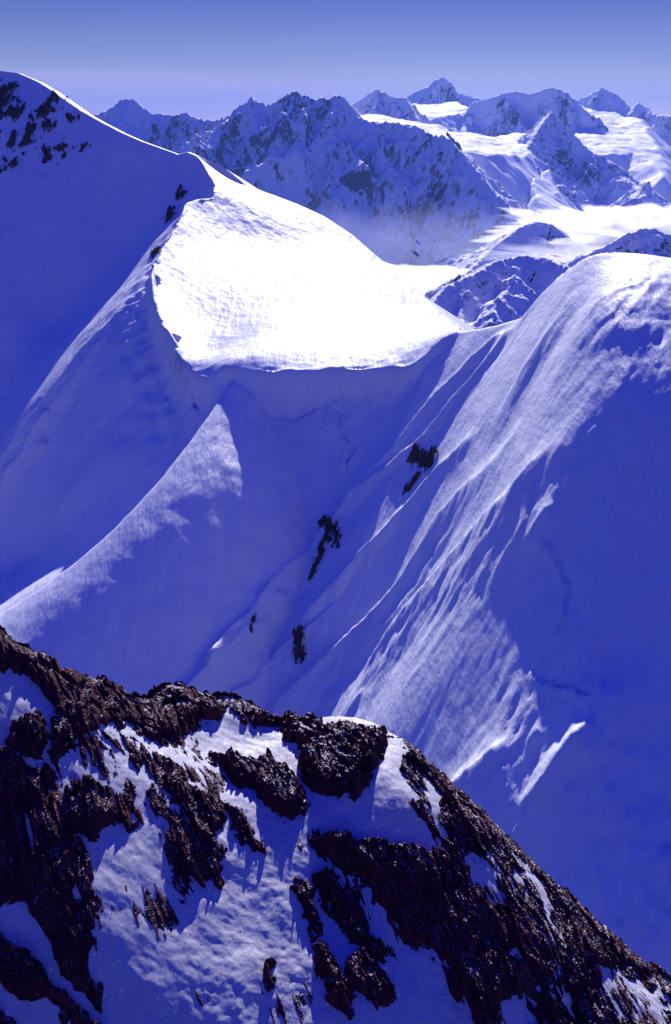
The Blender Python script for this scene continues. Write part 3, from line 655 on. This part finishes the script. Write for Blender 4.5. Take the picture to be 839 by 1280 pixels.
ridge_terrain('hill', 'rounded snowy hill rising out of the cloud behind the saddle', [([(480, 420, 1950), (520, 392, 2050), (545, 373, 2120), (560, 357, 2160), (590, 343, 2220), (620, 326, 2290), (650, 319, 2330), (680, 321, 2320), (705, 331, 2260), (740, 345, 2180), (800, 380, 2050)], .75, .5, 7),
    ([(650, 330, 2320), (640, 350, 2210), (625, 372, 2120), (615, 400, 2010)], .55, .7, 0), ([(600, 350, 2220), (580, 372, 2130), (575, 400, 2030)], .5, .8, 0)],
    (-60, 900, 1700, 2900), 3.2, M_HILL, 62, 42, -620, spurs=(90, 220), detail=.6, cat='hill')
ridge_terrain('hill', 'low wavy snow hill half sunk in cloud under the pyramid peak', [([(585, 340, 3600), (620, 306, 3750), (650, 284, 3850), (668, 276, 3900), (690, 280, 3900), (712, 296, 3850), (740, 318, 3800)], .5, .5, 6)],
    (450, 1300, 3100, 4500), 5, M_HILL, 72, 55, -800, spurs=(150, 350), detail=.5, cat='hill')
ridge_terrain('hill', 'dark rocky hill at the right edge in front of the cloud bank', [([(680, 350, 2900), (705, 332, 2950), (722, 322, 3000), (745, 312, 3020), (765, 303, 3040), (785, 291, 3060), (805, 285, 3070), (815, 284, 3070), (835, 292, 3060), (870, 305, 3030), (940, 330, 3000)], .62, .5, 8)],
    (550, 1500, 2500, 3700), 4.2, M_HILL, 82, 50, -700, spurs=(120, 300), detail=.7, cat='hill')
ridge_terrain('hill', 'small dark rocky knoll poking up at the far edge of the cloud bank', [([(755, 275, 5000), (775, 256, 5000), (790, 247, 5000), (800, 247, 5000), (815, 258, 5000), (845, 262, 5000), (880, 275, 5000)], .8, .6, 4)],
    (1200, 2000, 4600, 5400), 6, M_HILL, 92, 45, -700, spurs=(100, 200), detail=.7, cat='hill')

# valley floor out to the horizon
gxx, gyy = grid(-40000, 40000, -12000, 44000, 500)
gz = -1250+180*fbm(gxx/6000, gyy/6000, 4, 201)
tag(sheet('ground', gxx, gyy, gz, ground_mat()), 'dark wooded valley floor far below, hidden under cloud', 'ground', kind='structure')

# ------------------------------------------------------------------ clouds and haze
def cloud(name, label, cx, cy, cz, rx, ry, rz, seed, mat, lump=.35, n=(150, 90)):
    """closed lumpy lens of mist; its edges thin out by themselves"""
    nu, nv = n
    th, ph = np.meshgrid(np.linspace(0, 2*np.pi, nu, endpoint=False), np.linspace(0, np.pi, nv))
    x, y, z = np.sin(ph)*np.cos(th), np.sin(ph)*np.sin(th), np.cos(ph)
    k = 1+lump*(fbm(x*3+z*2+seed, y*3+z, 5, seed)+.5*fbm(x*7-z*3, y*7+z*4, 3, seed+4))*np.sin(ph)
    topm = np.where(z > 0, 1+.8*lump*fbm(x*5+seed, y*5, 4, seed+9), 1)
    V = np.stack([cx+rx*x*k, cy+ry*y*k, cz+rz*z*k*topm], -1).reshape(-1, 3)
    idx = np.arange(nu*nv).reshape(nv, nu); j = np.roll(idx, -1, 1)
    q = np.stack([idx[:-1], idx[1:], j[1:], j[:-1]], -1).reshape(-1, 4)
    o = mesh_obj(name, V, q, mat); tag(o, label, 'cloud', kind='stuff'); return o
V_CL = vol_mat('valley_cloud_vapour', (1, 1, 1), .016, .4)
V_SH = vol_mat('thin_cloud_vapour', (.95, .97, 1), .0035, .3)
V_MI = vol_mat('thin_mist', (.78, .84, 1), .0008, .0)
V_BK = vol_mat('far_cloud_vapour', (1, .88, .94), .00006, .0)
def cl_at(name, label, u, v, Y, rx, ry, rz, seed, mat, lump=.35):
    x, y, z = P(u, v, Y); return cloud(name, label, x, y, z, rx, ry, rz, seed, mat, lump)
cl_at('cloud', 'dense sunlit cloud filling the valley behind the saddle', 495, 377, 3200, 580, 650, 67, 1, V_CL)
cl_at('cloud', 'bright cloud bank lying in the valley at the right edge', 835, 292, 4300, 600, 560, 92, 2, V_CL, .5)
cl_at('cloud', 'thin low cloud sheet between the rounded hill and the dark hill at the right edge', 735, 322, 3500, 330, 300, 34, 7, V_SH, .6)
cl_at('cloud', 'thin veil of mist hanging along the foot of the mountain wall', 500, 345, 4600, 1100, 480, 260, 3, V_MI, .5)
cl_at('cloud', 'pale violet cloud bank lying along the far horizon', 60, 128, 62000, 21000, 7000, 1750, 5, V_BK, .06)

hz = vol_mat('alpine_air', (.20, .38, 1.0), .000027, .1)
X0, X1, Y0, Y1, Z0, Z1 = -40500, 40500, -12500, 44500, -1700, 900
hv = [(x, y, z) for z in (Z0, Z1) for (x, y) in ((X0, Y0), (X1, Y0), (X1, Y1), (X0, Y1))]
tag(mesh_obj('haze', hv, [(3, 2, 1, 0), (4, 5, 6, 7), (0, 1, 5, 4), (1, 2, 6, 5), (2, 3, 7, 6), (3, 0, 4, 7)], hz, False), 'thin blue air that pales the far ranges', 'haze', kind='stuff')

# ------------------------------------------------------------------ sky, sun, camera
w = bpy.data.worlds.new('World'); sc.world = w; w.use_nodes = True
nt = w.node_tree; bg = nt.nodes['Background']
sky = nt.nodes.new('ShaderNodeTexSky'); sky.sky_type = 'NISHITA'; sky.sun_disc = False
sky.sun_elevation = SUN_EL; sky.sun_rotation = SUN_AZ; sky.altitude = 3000; sky.air_density = 1.0; sky.dust_density = .4; sky.ozone_density = 3.0
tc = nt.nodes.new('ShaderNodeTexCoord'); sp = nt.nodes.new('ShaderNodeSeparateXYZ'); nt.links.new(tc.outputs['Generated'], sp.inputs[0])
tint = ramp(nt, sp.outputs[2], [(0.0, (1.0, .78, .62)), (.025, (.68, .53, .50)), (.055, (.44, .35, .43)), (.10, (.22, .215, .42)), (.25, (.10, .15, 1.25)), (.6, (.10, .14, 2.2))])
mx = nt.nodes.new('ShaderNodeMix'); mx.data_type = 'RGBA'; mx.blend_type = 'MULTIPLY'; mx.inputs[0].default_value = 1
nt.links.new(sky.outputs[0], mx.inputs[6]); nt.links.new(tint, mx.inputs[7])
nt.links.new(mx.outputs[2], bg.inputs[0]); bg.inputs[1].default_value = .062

sd = bpy.data.lights.new('sun', 'SUN'); sd.energy = 4.0; sd.angle = math.radians(.5); sd.color = (1, .95, .90)
so = bpy.data.objects.new('sun', sd); COL.objects.link(so)
dirv = Vector((math.sin(SUN_AZ)*math.cos(SUN_EL), math.cos(SUN_AZ)*math.cos(SUN_EL), math.sin(SUN_EL)))
so.rotation_euler = dirv.to_track_quat('Z', 'Y').to_euler(); so.location = dirv*200

cam = bpy.data.cameras.new('camera'); co = bpy.data.objects.new('camera', cam); COL.objects.link(co); sc.camera = co
co.location = (0, 0, 0); co.rotation_euler = (math.radians(90)-PITCH, 0, 0)
cam.sensor_fit = 'VERTICAL'; cam.sensor_height = 36; cam.sensor_width = 24; cam.lens = 36*FPX/1280
cam.clip_start = .5; cam.clip_end = 120000
sc.view_settings.view_transform = 'Standard'; sc.view_settings.look = 'None'; sc.view_settings.exposure = .7; sc.view_settings.gamma = 1
sc.render.engine = 'CYCLES'
cy = sc.cycles
cy.max_bounces = 6; cy.diffuse_bounces = 2; cy.glossy_bounces = 2; cy.volume_bounces = 6; cy.transparent_max_bounces = 8
cy.use_denoising = True
try: cy.denoiser = 'OPENIMAGEDENOISE'
except Exception: pass
